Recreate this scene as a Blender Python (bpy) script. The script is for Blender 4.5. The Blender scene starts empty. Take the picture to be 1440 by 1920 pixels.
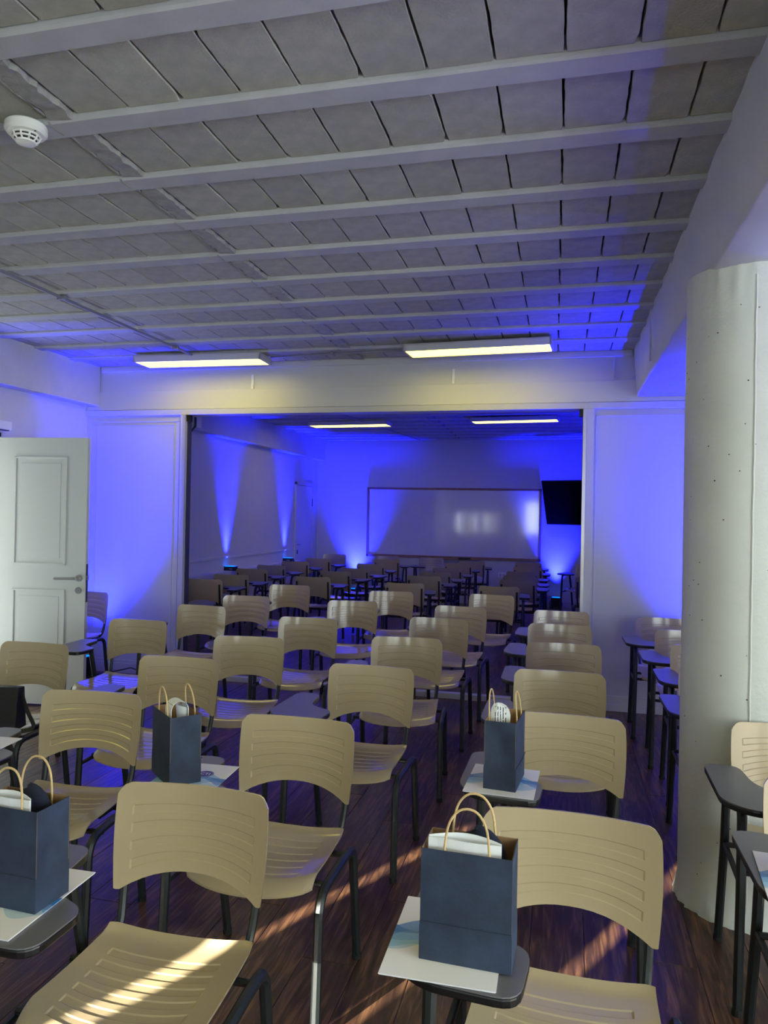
import bpy, bmesh, math, random
from mathutils import Vector, Matrix
random.seed(7)
PI = math.pi
S = bpy.context.scene
COL = S.collection

# ------------------------------------------------------------------ camera
CAM = Vector((0.0, 0.0, 1.62))
YAW, PITCH, ROLL, FPX = -0.2401, 0.0035, 0.019, 1381.8
fw = Vector((math.sin(YAW)*math.cos(PITCH), math.cos(YAW)*math.cos(PITCH), math.sin(PITCH)))
r0 = Vector((math.cos(YAW), -math.sin(YAW), 0)); u0 = r0.cross(fw)
rt = r0*math.cos(ROLL) + u0*math.sin(ROLL); up = -r0*math.sin(ROLL) + u0*math.cos(ROLL)
cd = bpy.data.cameras.new('camera'); co = bpy.data.objects.new('camera', cd); COL.objects.link(co)
M = Matrix((rt, up, -fw)).transposed().to_4x4(); M.translation = CAM
co.matrix_world = M
cd.sensor_fit = 'VERTICAL'; cd.sensor_height = 36.0; cd.sensor_width = 27.0
cd.lens = FPX/1920*36; cd.clip_start = 0.05; cd.clip_end = 100
S.camera = co

# ------------------------------------------------------------------ world, sun, exposure
S.view_settings.view_transform = 'Standard'
S.view_settings.look = 'None'
S.view_settings.gamma = 1.0
S.view_settings.use_curve_mapping = False
S.view_settings.exposure = 0.58
W = bpy.data.worlds.new('sky'); S.world = W; W.use_nodes = True
bg = W.node_tree.nodes['Background']
bg.inputs[0].default_value = (0.88, 1.0, 0.98, 1); bg.inputs[1].default_value = 6.5
SUNDIR = Vector((0.47, 0.88, -0.215)).normalized()
sl = bpy.data.lights.new('sun', 'SUN'); sl.energy = 30.0; sl.angle = 0.005; sl.color = (1.0, 0.93, 0.78)
so = bpy.data.objects.new('sun', sl); COL.objects.link(so)
so.rotation_euler = SUNDIR.to_track_quat('-Z', 'Y').to_euler(); so.location = (-6, -8, 6)
try:
    S.cycles.use_denoising = True
    S.cycles.max_bounces = 8; S.cycles.diffuse_bounces = 5; S.cycles.glossy_bounces = 4
    S.cycles.sample_clamp_indirect = 4.0
    S.cycles.caustics_reflective = False; S.cycles.caustics_refractive = False
except Exception:
    pass
BLUE = (0.004, 0.006, 1.0)

def portal(name, loc, rot, sx, sy):
    l = bpy.data.lights.new(name, 'AREA'); l.shape = 'RECTANGLE'; l.size = sx; l.size_y = sy
    l.cycles.is_portal = True
    o = bpy.data.objects.new(name, l); COL.objects.link(o); o.location = loc; o.rotation_euler = rot
# window portals of the room (rear window band, added right window, open doorway on the left)
portal('window_portal', (-3.47, -3.22, 1.37), (PI/2, 0, 0), 1.8, .87)
portal('window_portal', (.32, -3.22, 1.6), (PI/2, 0, 0), 3.8, 1.4)
portal('window_portal', (2.92, -0.2, 1.65), (PI/2, 0, PI/2), 4.2, 1.7)
portal('window_portal', (-4.78, 4.85, 1.1), (PI/2, 0, -PI/2), 0.9, 2.2)

# ------------------------------------------------------------------ helpers
def lin(c):
    c = c/255.0
    return c/12.92 if c <= 0.04045 else ((c+0.055)/1.055)**2.4
def rgb(r, g, b): return (lin(r), lin(g), lin(b), 1)

class MB:
    def __init__(s): s.v = []; s.f = []
    def add(s, vs, fs):
        n = len(s.v); s.v += [tuple(v) for v in vs]; s.f += [tuple(i+n for i in f) for f in fs]; return s
    def box(s, x0, x1, y0, y1, z0, z1):
        v = [(x, y, z) for z in (z0, z1) for y in (y0, y1) for x in (x0, x1)]
        return s.add(v, [(0,2,3,1),(4,5,7,6),(0,1,5,4),(2,6,7,3),(0,4,6,2),(1,3,7,5)])
    def tube(s, pts, r, seg=8, r2=None, side=None, cap=True):
        pts = [Vector(p) for p in pts]; n = len(pts)
        rings = []
        prev = None
        for i, p in enumerate(pts):
            d = (pts[min(i+1, n-1)] - pts[max(i-1, 0)]).normalized()
            if side is not None: a = Vector(side)
            elif prev is None: a = Vector((1, 0, 0)) if abs(d.x) < .9 else Vector((0, 1, 0))
            else: a = prev
            a = (a - d*a.dot(d)).normalized(); b = d.cross(a); prev = a
            rb = r if r2 is None else r2
            rings.append([p + a*(r*math.cos(2*PI*(k+.5)/seg)) + b*(rb*math.sin(2*PI*(k+.5)/seg)) for k in range(seg)])
        vs = [q for ring in rings for q in ring]; fs = []
        for i in range(n-1):
            for k in range(seg):
                k2 = (k+1) % seg
                fs.append((i*seg+k, i*seg+k2, (i+1)*seg+k2, (i+1)*seg+k))
        if cap:
            fs.append(tuple(reversed(range(seg)))); fs.append(tuple((n-1)*seg+k for k in range(seg)))
        return s.add(vs, fs)
    def lathe(s, prof, seg=24, c=(0, 0, 0)):
        vs = []; fs = []
        for r, z in prof:
            for k in range(seg):
                a = 2*PI*k/seg; vs.append((c[0]+r*math.cos(a), c[1]+r*math.sin(a), c[2]+z))
        for i in range(len(prof)-1):
            for k in range(seg):
                k2 = (k+1) % seg; fs.append((i*seg+k, i*seg+k2, (i+1)*seg+k2, (i+1)*seg+k))
        fs.append(tuple(reversed(range(seg)))); fs.append(tuple((len(prof)-1)*seg+k for k in range(seg)))
        return s.add(vs, fs)
    def prism(s, poly, z0, z1):
        n = len(poly)
        vs = [(x, y, z0) for x, y in poly] + [(x, y, z1) for x, y in poly]
        fs = [tuple(reversed(range(n))), tuple(range(n, 2*n))]
        fs += [(i, (i+1) % n, n+(i+1) % n, n+i) for i in range(n)]
        return s.add(vs, fs)
    def shell(s, front, back):
        # two equal grids (rows of points) joined round the edge
        R, C = len(front), len(front[0])
        vs = [p for row in front for p in row] + [p for row in back for p in row]; o = R*C; fs = []
        for i in range(R-1):
            for j in range(C-1):
                a, b, c, d = i*C+j, i*C+j+1, (i+1)*C+j+1, (i+1)*C+j
                fs.append((a, b, c, d)); fs.append((o+d, o+c, o+b, o+a))
        edge = [j for j in range(C)] + [i*C+C-1 for i in range(1, R)] + [(R-1)*C+j for j in range(C-2, -1, -1)] + [i*C for i in range(R-2, 0, -1)]
        m = len(edge)
        for k in range(m):
            a, b = edge[k], edge[(k+1) % m]; fs.append((b, a, o+a, o+b))
        return s.add(vs, fs)
    def mesh(s, name, mat, smooth=False, bevel=0.0, angle=35):
        me = bpy.data.meshes.new(name); me.from_pydata(s.v, [], s.f)
        bm = bmesh.new(); bm.from_mesh(me)
        bmesh.ops.recalc_face_normals(bm, faces=bm.faces)
        if bevel:
            es = [e for e in bm.edges if len(e.link_faces) == 2 and e.calc_face_angle(0) > 0.6]
            bmesh.ops.bevel(bm, geom=es, offset=bevel, segments=2, affect='EDGES', profile=0.6)
        bm.to_mesh(me); bm.free()
        if smooth:
            me.shade_smooth()
            try: me.set_sharp_from_angle(angle=math.radians(angle))
            except Exception: pass
        if mat: me.materials.append(mat)
        return me

def link(name, me, parent=None, loc=None, rz=None):
    o = bpy.data.objects.new(name, me); COL.objects.link(o)
    if parent: o.parent = parent
    if loc is not None: o.location = loc
    if rz is not None: o.rotation_euler = (0, 0, rz)
    return o
def part(name, mb, mat, parent=None, smooth=False, bevel=0.0, loc=None, angle=35):
    return link(name, mb.mesh(name, mat, smooth, bevel, angle), parent, loc)
def tag(o, label, cat, group=None):
    o['label'] = label; o['category'] = cat
    if group: o['group'] = group
    return o
def thing(name, label, cat, loc=(0, 0, 0), rz=0, group=None):
    o = link(name, None, None, loc, rz); return tag(o, label, cat, group)
def struct(o): o['kind'] = 'structure'; return o
def stuff(o): o['kind'] = 'stuff'; return o
def arc(c, a0, a1, r, n, plane='yz', x=0):
    return [(x, c[0]+r*math.cos(math.radians(a0+(a1-a0)*i/n)), c[1]+r*math.sin(math.radians(a0+(a1-a0)*i/n))) for i in range(n+1)]

# ------------------------------------------------------------------ materials
def mat(name, color, rough=0.6, metal=0.0, noise=0.0, nscale=8.0, bump=0.0, bscale=60.0, spec=0.5, coat=0.0, dark=None, rand=0.0):
    m = bpy.data.materials.new(name); m.use_nodes = True; nt = m.node_tree; N = nt.nodes; L = nt.links
    p = N['Principled BSDF']
    p.inputs['Base Color'].default_value = color; p.inputs['Roughness'].default_value = rough
    p.inputs['Metallic'].default_value = metal; p.inputs['Specular IOR Level'].default_value = spec
    if coat: p.inputs['Coat Weight'].default_value = coat; p.inputs['Coat Roughness'].default_value = 0.12
    tc = N.new('ShaderNodeTexCoord'); src = None
    if noise or rand:
        nz = N.new('ShaderNodeTexNoise'); nz.inputs['Scale'].default_value = nscale; nz.inputs['Detail'].default_value = 6
        L.new(tc.outputs['Object'], nz.inputs['Vector'])
        mx = N.new('ShaderNodeMix'); mx.data_type = 'RGBA'
        d = dark or (color[0]*(1-noise), color[1]*(1-noise), color[2]*(1-noise), 1)
        mx.inputs[6].default_value = d; mx.inputs[7].default_value = color
        cr = N.new('ShaderNodeMapRange'); cr.inputs[1].default_value = .35; cr.inputs[2].default_value = .65
        L.new(nz.outputs['Fac'], cr.inputs[0]); L.new(cr.outputs[0], mx.inputs[0]); src = mx.outputs[2]
        if rand:
            oi = N.new('ShaderNodeObjectInfo'); mr = N.new('ShaderNodeMapRange')
            mr.inputs[3].default_value = 1-rand; mr.inputs[4].default_value = 1+rand
            L.new(oi.outputs['Random'], mr.inputs[0])
            hs = N.new('ShaderNodeHueSaturation'); L.new(src, hs.inputs['Color']); L.new(mr.outputs[0], hs.inputs['Value']); src = hs.outputs[0]
        L.new(src, p.inputs['Base Color'])
    if bump:
        b2 = N.new('ShaderNodeTexNoise'); b2.inputs['Scale'].default_value = bscale; b2.inputs['Detail'].default_value = 8; b2.inputs['Roughness'].default_value = .65
        L.new(tc.outputs['Object'], b2.inputs['Vector'])
        bp = N.new('ShaderNodeBump'); bp.inputs['Strength'].default_value = bump; bp.inputs['Distance'].default_value = 0.01
        L.new(b2.outputs['Fac'], bp.inputs['Height']); L.new(bp.outputs[0], p.inputs['Normal'])
    return m
def emit(name, color, strength):
    m = bpy.data.materials.new(name); m.use_nodes = True; nt = m.node_tree; nt.nodes.clear()
    e = nt.nodes.new('ShaderNodeEmission'); e.inputs[0].default_value = color; e.inputs[1].default_value = strength
    o = nt.nodes.new('ShaderNodeOutputMaterial'); nt.links.new(e.outputs[0], o.inputs[0]); return m

M_wall = mat('white_wall_paint', (0.63, 0.63, 0.615, 1), 0.55, bump=0.04, bscale=45)
M_panel = mat('white_lacquered_panel', (0.56, 0.56, 0.555, 1), 0.33, bump=0.01)
M_beam = mat('white_painted_concrete_beam', (0.63, 0.63, 0.62, 1), 0.6, noise=0.06, nscale=5, bump=0.25, bscale=22)
M_column = mat('white_painted_concrete_column', (0.64, 0.66, 0.61, 1), 0.5, noise=0.05, nscale=6, bump=0.28, bscale=26)
M_block = mat('grey_aerated_block', rgb(183, 182, 171), 0.95, noise=0.16, nscale=14, bump=0.6, bscale=95, rand=0.07)
M_joist = mat('pale_concrete_joist', rgb(186, 187, 191), 0.85, noise=0.10, nscale=9, bump=0.35, bscale=60)
M_mortar = mat('rough_mortar', rgb(172, 171, 166), 0.95, noise=0.2, nscale=25, bump=0.9, bscale=40)
M_ext = mat('grey_exterior_render', rgb(190, 190, 185), 0.8, bump=.1)
M_slab = mat('dark_slab', rgb(38, 37, 36), 0.95)
M_plastic = mat('beige_glossy_plastic', rgb(174, 158, 126), 0.16, spec=0.5, coat=0.3)
M_steel = mat('black_powder_coated_steel', rgb(26, 33, 34), 0.42, bump=0.03, bscale=200)
M_conduit = mat('galvanised_conduit', rgb(150, 150, 158), 0.4, metal=0.4)
M_rubber = mat('black_rubber', rgb(14, 14, 15), 0.8)
M_tablet = mat('dark_grey_laminate', rgb(104, 103, 107), 0.38)
M_edge = mat('black_plastic_edge', rgb(17, 17, 19), 0.35)
M_chrome = mat('brushed_steel', (0.45, 0.45, 0.46, 1), 0.3, metal=1.0)
M_alu = mat('aluminium_profile', (0.62, 0.61, 0.58, 1), 0.32, metal=0.6)
M_door = mat('white_painted_door', (0.60, 0.62, 0.62, 1), 0.4)
M_black = mat('black_plastic', rgb(10, 10, 12), 0.5)
M_screen = mat('black_screen_glass', rgb(3, 3, 4), 0.5, spec=0.1)
M_bag = mat('navy_kraft_paper', rgb(46, 60, 84), 0.75, noise=0.38, nscale=13, bump=0.22, bscale=30)
M_kraft = mat('brown_kraft_paper', rgb(150, 118, 80), 0.85)
M_rope = mat('twisted_paper_cord', rgb(214, 184, 132), 0.8, bump=0.5, bscale=160)
M_paper = mat('white_paper', rgb(238, 240, 240), 0.7)
M_cap = mat('navy_cotton', rgb(16, 24, 46), 0.9, bump=0.3, bscale=120)
M_leather = mat('black_leather', rgb(16, 17, 22), 0.5, bump=0.15, bscale=70)
M_white_pl = mat('white_plastic', rgb(236, 237, 232), 0.4)
M_trimwood = mat('oak_board_frame', rgb(150, 112, 80), 0.5, noise=0.2, nscale=20)
M_board = mat('glossy_whiteboard', (0.70, 0.70, 0.72, 1), 0.07, noise=0.05, nscale=3, spec=0.9, coat=0.6)
M_grey = mat('dark_grey_metal', rgb(60, 60, 68), 0.5)
M_lampbody = mat('white_lamp_housing', rgb(205, 203, 198), 0.5)
M_diff = emit('lit_diffuser', (1.0, 0.86, 0.10, 1), 5.2)
M_led = emit('lit_blue_led', (0.0, 0.10, 1.0, 1), 3.0)
def sun_mask_mat():
    m = bpy.data.materials.new('translucent_sun_mask'); m.use_nodes = True; nt = m.node_tree; nt.nodes.clear()
    t = nt.nodes.new('ShaderNodeBsdfTranslucent'); t.inputs[0].default_value = (.5, .5, .46, 1)
    d = nt.nodes.new('ShaderNodeBsdfDiffuse'); d.inputs[0].default_value = (.5, .5, .48, 1)
    x = nt.nodes.new('ShaderNodeMixShader'); x.inputs[0].default_value = .5; o = nt.nodes.new('ShaderNodeOutputMaterial')
    nt.links.new(t.outputs[0], x.inputs[1]); nt.links.new(d.outputs[0], x.inputs[2]); nt.links.new(x.outputs[0], o.inputs[0]); return m
M_sun_mask = sun_mask_mat()

def wood():
    m = bpy.data.materials.new('dark_walnut_laminate'); m.use_nodes = True; nt = m.node_tree; N = nt.nodes; L = nt.links
    p = N['Principled BSDF']; p.inputs['Roughness'].default_value = 0.36; p.inputs['Specular IOR Level'].default_value = 0.45
    tc = N.new('ShaderNodeTexCoord'); oi = N.new('ShaderNodeObjectInfo')
    add = N.new('ShaderNodeVectorMath'); add.operation = 'ADD'
    sc = N.new('ShaderNodeVectorMath'); sc.operation = 'SCALE'; sc.inputs[3].default_value = 37.0
    cx = N.new('ShaderNodeCombineXYZ'); L.new(oi.outputs['Random'], cx.inputs[0]); L.new(oi.outputs['Random'], cx.inputs[1])
    L.new(cx.outputs[0], sc.inputs[0]); L.new(tc.outputs['Object'], add.inputs[0]); L.new(sc.outputs[0], add.inputs[1])
    mp = N.new('ShaderNodeMapping'); mp.inputs['Scale'].default_value = (26, 2.2, 1); L.new(add.outputs[0], mp.inputs['Vector'])
    nz = N.new('ShaderNodeTexNoise'); nz.inputs['Scale'].default_value = 1.6; nz.inputs['Detail'].default_value = 7; nz.inputs['Distortion'].default_value = 1.2
    L.new(mp.outputs[0], nz.inputs['Vector'])
    cr = N.new('ShaderNodeValToRGB'); e = cr.color_ramp.elements
    e[0].position = .30; e[0].color = rgb(44, 29, 24); e[1].position = .72; e[1].color = rgb(132, 95, 68)
    k = cr.color_ramp.elements.new(.5); k.color = rgb(78, 53, 41)
    L.new(nz.outputs['Fac'], cr.inputs[0])
    hs = N.new('ShaderNodeHueSaturation'); mr = N.new('ShaderNodeMapRange'); mr.inputs[3].default_value = .8; mr.inputs[4].default_value = 1.15
    L.new(oi.outputs['Random'], mr.inputs[0]); L.new(mr.outputs[0], hs.inputs['Value']); L.new(cr.outputs[0], hs.inputs['Color'])
    L.new(hs.outputs[0], p.inputs['Base Color'])
    bp = N.new('ShaderNodeBump'); bp.inputs['Strength'].default_value = .12; bp.inputs['Distance'].default_value = .003
    L.new(nz.outputs['Fac'], bp.inputs['Height']); L.new(bp.outputs[0], p.inputs['Normal'])
    return m
M_wood = wood()

def folder_print():
    m = bpy.data.materials.new('folder_with_blue_wave_print'); m.use_nodes = True; nt = m.node_tree; N = nt.nodes; L = nt.links
    p = N['Principled BSDF']; p.inputs['Roughness'].default_value = 0.42
    tc = N.new('ShaderNodeTexCoord'); sp = N.new('ShaderNodeSeparateXYZ'); L.new(tc.outputs['Object'], sp.inputs[0])
    def math_(op, a, b=None):
        n = N.new('ShaderNodeMath'); n.operation = op
        for i, q in enumerate((a, b)):
            if q is None: continue
            if isinstance(q, (int, float)): n.inputs[i].default_value = q
            else: L.new(q, n.inputs[i])
        return n.outputs[0]
    col = None
    base = N.new('ShaderNodeRGB'); base.outputs[0].default_value = rgb(236, 234, 238); col = base.outputs[0]
    for amp, freq, ph, off, wid, c, k in ((.022, 22, 0.3, -.005, .040, rgb(110, 185, 225), .75), (.026, 18, 1.7, .005, .030, rgb(45, 130, 200), .8),
                                        (.018, 27, 2.6, -.03, .026, rgb(150, 195, 225), .6), (.014, 30, .9, .02, .014, rgb(40, 110, 180), .6)):
        s = math_('SINE', math_('ADD', math_('MULTIPLY', sp.outputs[0], freq), ph))
        c0 = math_('ADD', math_('MULTIPLY', s, amp), off)
        w2 = math_('MULTIPLY', math_('ADD', math_('SINE', math_('ADD', math_('MULTIPLY', sp.outputs[0], freq*1.6), ph*2.1)), 1.6), wid*.5)
        d = math_('ABSOLUTE', math_('SUBTRACT', sp.outputs[1], c0))
        mk = math_('MULTIPLY', math_('LESS_THAN', d, w2), k)
        mx = N.new('ShaderNodeMix'); mx.data_type = 'RGBA'; L.new(mk, mx.inputs[0]); L.new(col, mx.inputs[6]); mx.inputs[7].default_value = c
        col = mx.outputs[2]
    L.new(col, p.inputs['Base Color']); return m
M_folder = folder_print()

def lines_print():
    m = bpy.data.materials.new('printed_leaflet'); m.use_nodes = True; nt = m.node_tree; N = nt.nodes; L = nt.links
    p = N['Principled BSDF']; p.inputs['Roughness'].default_value = .7
    tc = N.new('ShaderNodeTexCoord'); sp = N.new('ShaderNodeSeparateXYZ'); L.new(tc.outputs['Object'], sp.inputs[0])
    mu = N.new('ShaderNodeMath'); mu.operation = 'MULTIPLY'; mu.inputs[1].default_value = 115; L.new(sp.outputs[0], mu.inputs[0])
    fr = N.new('ShaderNodeMath'); fr.operation = 'FRACT'; L.new(mu.outputs[0], fr.inputs[0])
    lt = N.new('ShaderNodeMath'); lt.operation = 'LESS_THAN'; lt.inputs[1].default_value = .35; L.new(fr.outputs[0], lt.inputs[0])
    nz = N.new('ShaderNodeTexNoise'); nz.inputs['Scale'].default_value = 90; L.new(tc.outputs['Object'], nz.inputs['Vector'])
    gt = N.new('ShaderNodeMath'); gt.operation = 'GREATER_THAN'; gt.inputs[1].default_value = .45; L.new(nz.outputs['Fac'], gt.inputs[0])
    ab = N.new('ShaderNodeMath'); ab.operation = 'ABSOLUTE'; L.new(sp.outputs[0], ab.inputs[0])
    inx = N.new('ShaderNodeMath'); inx.operation = 'LESS_THAN'; inx.inputs[1].default_value = .024; L.new(ab.outputs[0], inx.inputs[0])
    iz = N.new('ShaderNodeMath'); iz.operation = 'LESS_THAN'; iz.inputs[1].default_value = .262; L.new(sp.outputs[2], iz.inputs[0])
    a = N.new('ShaderNodeMath'); a.operation = 'MULTIPLY'; L.new(lt.outputs[0], a.inputs[0]); L.new(gt.outputs[0], a.inputs[1])
    b = N.new('ShaderNodeMath'); b.operation = 'MULTIPLY'; L.new(a.outputs[0], b.inputs[0]); L.new(inx.outputs[0], b.inputs[1])
    c = N.new('ShaderNodeMath'); c.operation = 'MULTIPLY'; L.new(b.outputs[0], c.inputs[0]); L.new(iz.outputs[0], c.inputs[1])
    mx = N.new('ShaderNodeMix'); mx.data_type = 'RGBA'; L.new(c.outputs[0], mx.inputs[0])
    mx.inputs[6].default_value = rgb(236, 240, 240); mx.inputs[7].default_value = rgb(70, 75, 85)
    L.new(mx.outputs[2], p.inputs['Base Color']); return m
M_leaf = lines_print()

def glass():
    m = bpy.data.materials.new('window_glass'); m.use_nodes = True; nt = m.node_tree; nt.nodes.clear()
    t = nt.nodes.new('ShaderNodeBsdfTransparent'); g = nt.nodes.new('ShaderNodeBsdfGlossy'); g.inputs['Roughness'].default_value = .02
    mx = nt.nodes.new('ShaderNodeMixShader'); mx.inputs[0].default_value = .06
    o = nt.nodes.new('ShaderNodeOutputMaterial')
    nt.links.new(t.outputs[0], mx.inputs[1]); nt.links.new(g.outputs[0], mx.inputs[2]); nt.links.new(mx.outputs[0], o.inputs[0]); return m
M_glass = glass()

# ------------------------------------------------------------------ room shell
XL, XR, YF, YB, YP, ZC = -4.70, 2.90, -3.20, 13.70, 6.512, 3.03
floor = struct(part('floor', MB().box(XL-.3, XR+.3, YF-.3, YB+.3, -.2, -.004), M_wood))
# laminate planks of the near room, each its own piece
plank_me = MB().box(-.0985, .0985, -.6235, .6235, -.012, 0.0).mesh('plank', M_wood, bevel=0.0012)
npl = 0
for i in range(38):
    x = XL + .1 + .2*i
    off = (i*0.47) % 1.25
    for j in range(7):
        y = -0.75 + off + 1.25*j
        if y > YP+.4 or (y < -.2) or x > XR-.05: continue
        if npl >= 290: break
        link('plank', plank_me, floor, (x, y, 0)); npl += 1

# outer walls
struct(part('wall_back', MB().box(XL-.3, XR+.3, YB, YB+.2, 0, 3.3), M_wall))
wl = MB()
wl.box(XL-.2, XL, YF, 4.42, 0, 3.3).box(XL-.2, XL, 5.30, YB, 0, 3.3).box(XL-.2, XL, 4.42, 5.30, 2.22, 3.3)
wall_left = struct(part('wall_left', wl, M_wall))
wr = MB()
wr.box(XR, XR+.2, YF, -2.3, 0, 3.3).box(XR, XR+.2, 1.9, YB, 0, 3.3).box(XR, XR+.2, -2.3, 1.9, 0, .8).box(XR, XR+.2, -2.3, 1.9, 2.5, 3.3)
struct(part('wall_right', wr, M_wall))
wf = MB()
ops = [(-4.37, -3.46, .93, 1.80), (-3.35, -2.57, .93, 1.80), (-1.56, -.96, .93, 2.26), (.3, 1.2, .93, 2.26), (1.3, 2.2, .93, 2.26)]  # the two rightmost openings are added for fill light
x = XL-.2
for a, b, c, d in ops:
    wf.box(x, a, YF-.2, YF, 0, 3.3).box(a, b, YF-.2, YF, 0, c).box(a, b, YF-.2, YF, d, 3.3); x = b
wf.box(x, XR+.2, YF-.2, YF, 0, 3.3)
struct(part('wall_front', wf, M_wall))
# unseen wall, added outside the doorway to cut sky and sun
struct(part('wall_sky_blocker', MB().box(-6.3, -6.05, 1.0, 8.0, -.2, 5.2), M_ext))
# rear windows with panes, frames and added strips whose gaps shape the sun streaks
w1 = struct(link('window_1', None))
for a, b, c, d in ops:
    part('pane', MB().box(a, b, YF-.11, YF-.10, c, d), M_glass, w1)
    part('window_frame', MB().box(a, a+.04, YF-.14, YF-.07, c, d).box(b-.04, b, YF-.14, YF-.07, c, d).box(a, b, YF-.14, YF-.07, c, c+.04).box(a, b, YF-.14, YF-.07, d-.04, d), M_alu, w1)
sun_mask = struct(link('sun_mask_strips', None))
for a, b in ((-4.22, -3.9), (-3.9, -3.625), (-3.555, -3.47), (-3.38, -3.17), (-3.10, -2.8), (-2.8, -2.55)):
    part('sun_mask_strip', MB().box(a, b, YF-.05, YF-.047, .90, 1.84), M_sun_mask, sun_mask)
w3 = struct(link('added_window', None))  # assumed window, added to light the column's right side
for a, b in ((-2.3, -.9), (-.9, .5), (.5, 1.9)):
    part('pane', MB().box(XR+.1, XR+.11, a+.03, b-.03, .84, 2.46), M_glass, w3)
for y in (-2.3, -.9, .5, 1.9): part('mullion', MB().box(XR+.07, XR+.14, y-.03, y+.03, .8, 2.5), M_alu, w3)

# ------------------------------------------------------------------ ceiling: joists, blocks, mortar strip, beams
ceil = struct(part('ceiling', MB().box(XL-.3, XR+.3, YF-.3, YB+.3, 3.10, 3.3), M_slab))
JX0, JX1 = -4.575, .56
def joist_y(k): return 2.31 + .463*k
jmesh = None
for k in range(-12, 25):
    y = joist_y(k)
    if YP-.02 < y+.11 and y < YP+.25: continue
    if y+.11 > YB or y < YF: continue
    nseg = 26
    vs = []
    for i in range(nseg+1):
        x = JX0 + (JX1-JX0)*i/nseg; j = random.uniform(-.0018, .0018)
        vs.append([(x, y+j, 3.1), (x, y+j, 3.032), (x, y+.008+j, 3.024), (x, y+.102+j, 3.024), (x, y+.11+j, 3.032), (x, y+.11+j, 3.1)])
    mb = MB(); V = [p for r in vs for p in r]; F = []
    for i in range(nseg):
        for q in range(5): F.append((i*6+q, i*6+q+1, (i+1)*6+q+1, (i+1)*6+q))
    mb.add(V, F)
    part('ceiling_joist', mb, M_joist, ceil)
# block variants with ragged long edges
def block_mesh(seed, w=.2095, d=.346):
    rr = random.Random(seed); P = []
    n = 9
    c0, c1, c2, c3 = [rr.choice((.0008, .001, .002, .011)) for _ in range(4)]
    for i in range(n):           # right edge going +y
        t = i/(n-1); P.append((w/2 - rr.uniform(0, .0032) - (c0 if i == 0 else 0) - (c1 if i == n-1 else 0), -d/2 + t*d))
    P.append((w/2-.012, d/2+.001)); P.append((-w/2+.012, d/2+.001))
    for i in range(n):
        t = i/(n-1); P.append((-w/2 + rr.uniform(0, .0032) + (c2 if i == 0 else 0) + (c3 if i == n-1 else 0), d/2 - t*d))
    P.append((-w/2+.012, -d/2-.001)); P.append((w/2-.012, -d/2-.001))
    n2 = len(P)
    ins = [(x*.985, y*.992) for x, y in P]
    vs = [(x, y, .05) for x, y in P] + [(x, y, .004) for x, y in P] + [(x, y, 0) for x, y in ins]
    fs = [tuple(range(2*n2, 3*n2))]
    for l in (0, 1):
        fs += [(l*n2+i, l*n2+(i+1) % n2, (l+1)*n2+(i+1) % n2, (l+1)*n2+i) for i in range(n2)]
    return MB().add(vs, fs).mesh('ceiling_block', M_block)
bvar = [block_mesh(s) for s in range(7)]
STEP = .2145; cnt = 0; rest = MB()
for k in range(-12, 25):
    y0 = joist_y(k)+.11; yc = y0+.1765
    if y0+.35 > YB+.1 or y0 < YF-.1: continue
    xr = -1.738 - .010*(k+1)*.6
    centers = [xr + STEP*(i+.5) for i in range(11)] + [xr - .107 - STEP*(i+.5) for i in range(13)]
    for x in centers:
        if x-.1 < JX0-.12 or x+.1 > JX1+.1: continue
        if -2 <= k <= 8 and cnt < 290:
            o = link('ceiling_block', random.choice(bvar), ceil, (x, yc, 3.044+random.uniform(-.002, .002)), random.choice((0, PI)) + random.uniform(-.006, .006)); cnt += 1
        else:
            rest.box(x-.103, x+.103, yc-.172, yc+.172, 3.046, 3.09)
for k in range(-12, 25):      # right bay beyond the beam, out of sight
    y = joist_y(k)
    if y+.46 > YB or y < YF: continue
    rest.box(1.0, XR, y+.113, y+.46, 3.046, 3.09)
stuff(part('far_block_rows', rest, M_block, ceil))
# mortar strip poured between the blocks, piece by piece between joists
for k in range(-2, 24):
    y0 = joist_y(k)+.11
    if YP-.2 < y0 < YP+.1 or y0+.35 > YB: continue
    xr = -1.738 - .006*(k+1); n = 16; V = []; F = []
    for i in range(n+1):
        y = y0 + .353*i/n; a = xr - .108 + random.uniform(-.006, .006); b = xr - .004 + random.uniform(-.010, .006)
        zz = random.uniform(-.004, .004)
        V += [(a, y, 3.06), (a+.006, y, 3.036+zz), ((a+b)/2, y, 3.033+zz), (b-.006, y, 3.030+zz), (b, y, 3.06)]
    for i in range(n):
        for q in range(4): F.append((i*5+q, i*5+q+1, i*5+q+6, i*5+q+5))
    part('mortar_strip', MB().add(V, F), M_mortar, ceil, smooth=True)
    part('mortar_ridge', MB().tube([(xr-.11+random.uniform(-.003, .003), y0-.11+.04*i, 3.026 if i < 3 else 3.040) for i in range(12)], .005, 5), M_mortar, ceil)
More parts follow.
